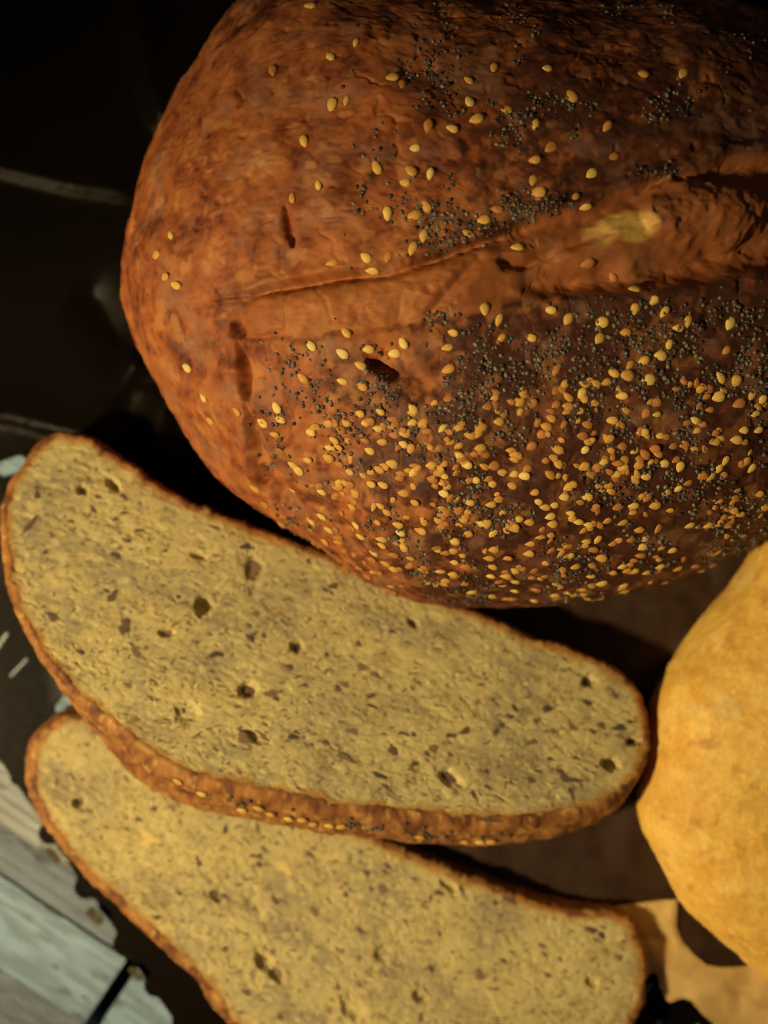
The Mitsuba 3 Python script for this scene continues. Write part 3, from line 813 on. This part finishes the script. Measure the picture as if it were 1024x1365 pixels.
s1 = Slice('bread_slice', [(95, 579), (132, 594), (200, 642), (300, 692), (430, 740), (520, 782), (620, 812), (700, 848), (780, 876), (830, 904), (853, 937), (860, 977), (853, 1020), (834, 1052), (792, 1073), (720, 1088), (650, 1092),
                           (560, 1086), (500, 1080), (420, 1068), (340, 1052), (270, 1036), (220, 1014), (162, 970), (112, 930), (64, 876), (30, 818), (12, 760), (7, 710), (12, 662), (32, 622), (58, 592)],
           (430, 850), 22.0, up1, math.radians(14), 12.0, 0.24, flare1, 101, holes1, math.radians(2))
labels['bread_slice'] = {'label': 'upper speckled bread slice leaning between the seeded loaf and the lower slice', 'category': 'bread slice'}
fl1 = [(60, 735, 12, 9, 0, 0), (155, 740, 14, 12, 30, 0), (265, 741, 26, 11, 3, 3), (338, 757, 22, 26, 50, 1), (150, 795, 11, 16, 0, 0), (70, 822, 20, 9, -25, 0), (163, 840, 17, 8, -45, 0), (180, 867, 24, 9, -28, 1), (222, 843, 18, 10, 15, 1),
       (330, 921, 28, 18, 25, 0), (362, 925, 20, 10, 0, 1), (396, 860, 12, 14, 40, 2), (325, 985, 20, 12, 0, 1), (352, 980, 26, 10, -5, 1), (600, 1035, 36, 16, -18, 0), (845, 988, 22, 12, 30, 2), (826, 970, 20, 8, 15, 2), (785, 909, 16, 14, 55, 2),
       (730, 945, 16, 8, 40, 2), (782, 936, 16, 7, 5, 2), (762, 1040, 26, 8, 18, 0), (655, 1093, 22, 8, 10, 0), (620, 975, 14, 8, 20, 0), (578, 998, 16, 10, 0, 1), (525, 1000, 18, 11, -20, 0), (680, 955, 12, 6, 20, 0), (460, 1010, 24, 9, -5, 1),
       (168, 832, 10, 20, 60, 0), (40, 700, 8, 22, -10, 0), (110, 655, 16, 14, 30, 2), (50, 660, 10, 10, 0, 2), (790, 975, 12, 6, 0, 0), (735, 1012, 12, 6, 5, 0), (500, 900, 14, 7, -20, 1), (470, 975, 18, 7, -10, 1), (640, 935, 30, 8, 5, 3), (550, 830, 26, 10, -12, 1)]
fill_flakes(s1, fl1, 190, 5, -3)
i = 0
mats = []
r3 = np.random.default_rng(31)
for x, y, a in ((323, 1078, -15), (345, 1077, -10), (362, 1083, 5), (385, 1090, -10), (404, 1092, 0), (418, 1097, 10), (440, 1099, -5), (456, 1101, 0), (560, 1114, -5), (640, 1121, 5), (655, 1120, -10), (620, 1121, 0), (270, 1056, -20), (238, 1042, -30)):
    pos, n = s1.crust_seed(x, y)
    scene['bread_slice__sesame_seed' + (f'_{i:03d}' if i else '')] = {**SEED_PLY[i % 3], 'to_world': T(frame(pos + n * .35, n, a, .85, .85, .9))}
    i += 1
for _ in range(36):
    t = r3.uniform()
    x = 300 + 400 * t
    y = np.interp(x, [300, 340, 430, 520, 640, 700], [1066, 1077, 1096, 1110, 1121, 1124]) + r3.normal(-3, 5)
    pos, n = s1.crust_seed(x, y)
    mats.append(frame(pos + n * .2, n, r3.uniform(0, 360), 1, 1, 1))
pv, pf = baked(POP, mats)
add('bread_slice__poppy_seeds', (pv, pf), 'poppy_mat', color=np.full((len(pv), 3), .06))
labels['bread_slice__poppy_seeds'] = {'label': 'poppy seeds along the lower crust', 'kind': 'stuff'}

holes2 = [(352, 1284, 16, 11, -30, 1.6), (370, 1300, 14, 9, -20, 1.4), (105, 1070, 9, 8, 0, 1.3), (510, 1272, 13, 15, 20, 1.0), (340, 1205, 20, 14, 0, .7), (470, 1345, 22, 14, -10, 1.0), (290, 1195, 12, 8, 0, 1.0), (600, 1180, 14, 7, -10, 1.0), (790, 1310, 12, 9, 0, 1.0), (560, 1330, 14, 8, -15, 1.1)]


def flare2(out, ring):
    down = np.clip(-out @ np.array([.6, .8]), 0, 1)
    return .2 + 2.2 * down ** 2 + .8 * np.clip(-out[:, 0], 0, 1) + 1.0 * np.clip(out[:, 0], 0, 1)


s2 = Slice('bread_slice_001', [(112, 953), (78, 964), (52, 987), (45, 1020), (53, 1068), (76, 1108), (116, 1158), (166, 1208), (216, 1254), (254, 1288), (279, 1312), (294, 1340), (326, 1372), (400, 1425), (520, 1468), (650, 1475),
                               (760, 1440), (825, 1390), (852, 1335), (856, 1290), (848, 1250), (826, 1226), (790, 1219), (720, 1207), (650, 1182), (560, 1147), (480, 1112), (400, 1080), (320, 1050), (240, 1014), (170, 972)],
           (430, 1220), 13.0, (.4, .9), math.radians(2), 10.6, 0.24, flare2, 211, holes2, math.radians(-8))
labels['bread_slice_001'] = {'label': 'lower speckled bread slice lying flat, cut off by the bottom of the picture', 'category': 'bread slice'}
fl2 = [(105, 1070, 13, 11, 0, 2), (352, 1283, 26, 15, -30, 1), (372, 1300, 22, 12, -20, 1), (300, 1195, 14, 8, -15, 0), (345, 1142, 14, 7, 0, 0), (205, 1078, 12, 7, 10, 0), (420, 1215, 12, 14, 50, 1), (265, 1150, 12, 8, -20, 0),
       (185, 1092, 9, 7, 0, 0), (585, 1190, 12, 10, 0, 0), (680, 1200, 22, 7, -5, 0), (510, 1185, 20, 10, -20, 1), (640, 1300, 18, 12, 10, 1), (575, 1290, 12, 10, 0, 2), (790, 1240, 12, 8, 20, 2), (480, 1240, 14, 8, -20, 0), (375, 1200, 18, 8, 10, 1), (300, 1265, 10, 8, 0, 0)]
fill_flakes(s2, fl2, 170, 9, -20)
for i, (x, y, l, w_, a) in enumerate(((380, 1157, 20, 14, -15), (200, 1116, 12, 24, 80), (195, 1125, 8, 14, 70))):
    s2.flake(i, mikit.ply((flake_mesh(20 + i)[0] / 1000, flake_mesh(20 + i)[1]), 'pale_grain_mat', smooth=60), s2.local(x, y)[:2], a, l * REF_S * 1.2, w_ * REF_S * 1.1, 'pale_grain')
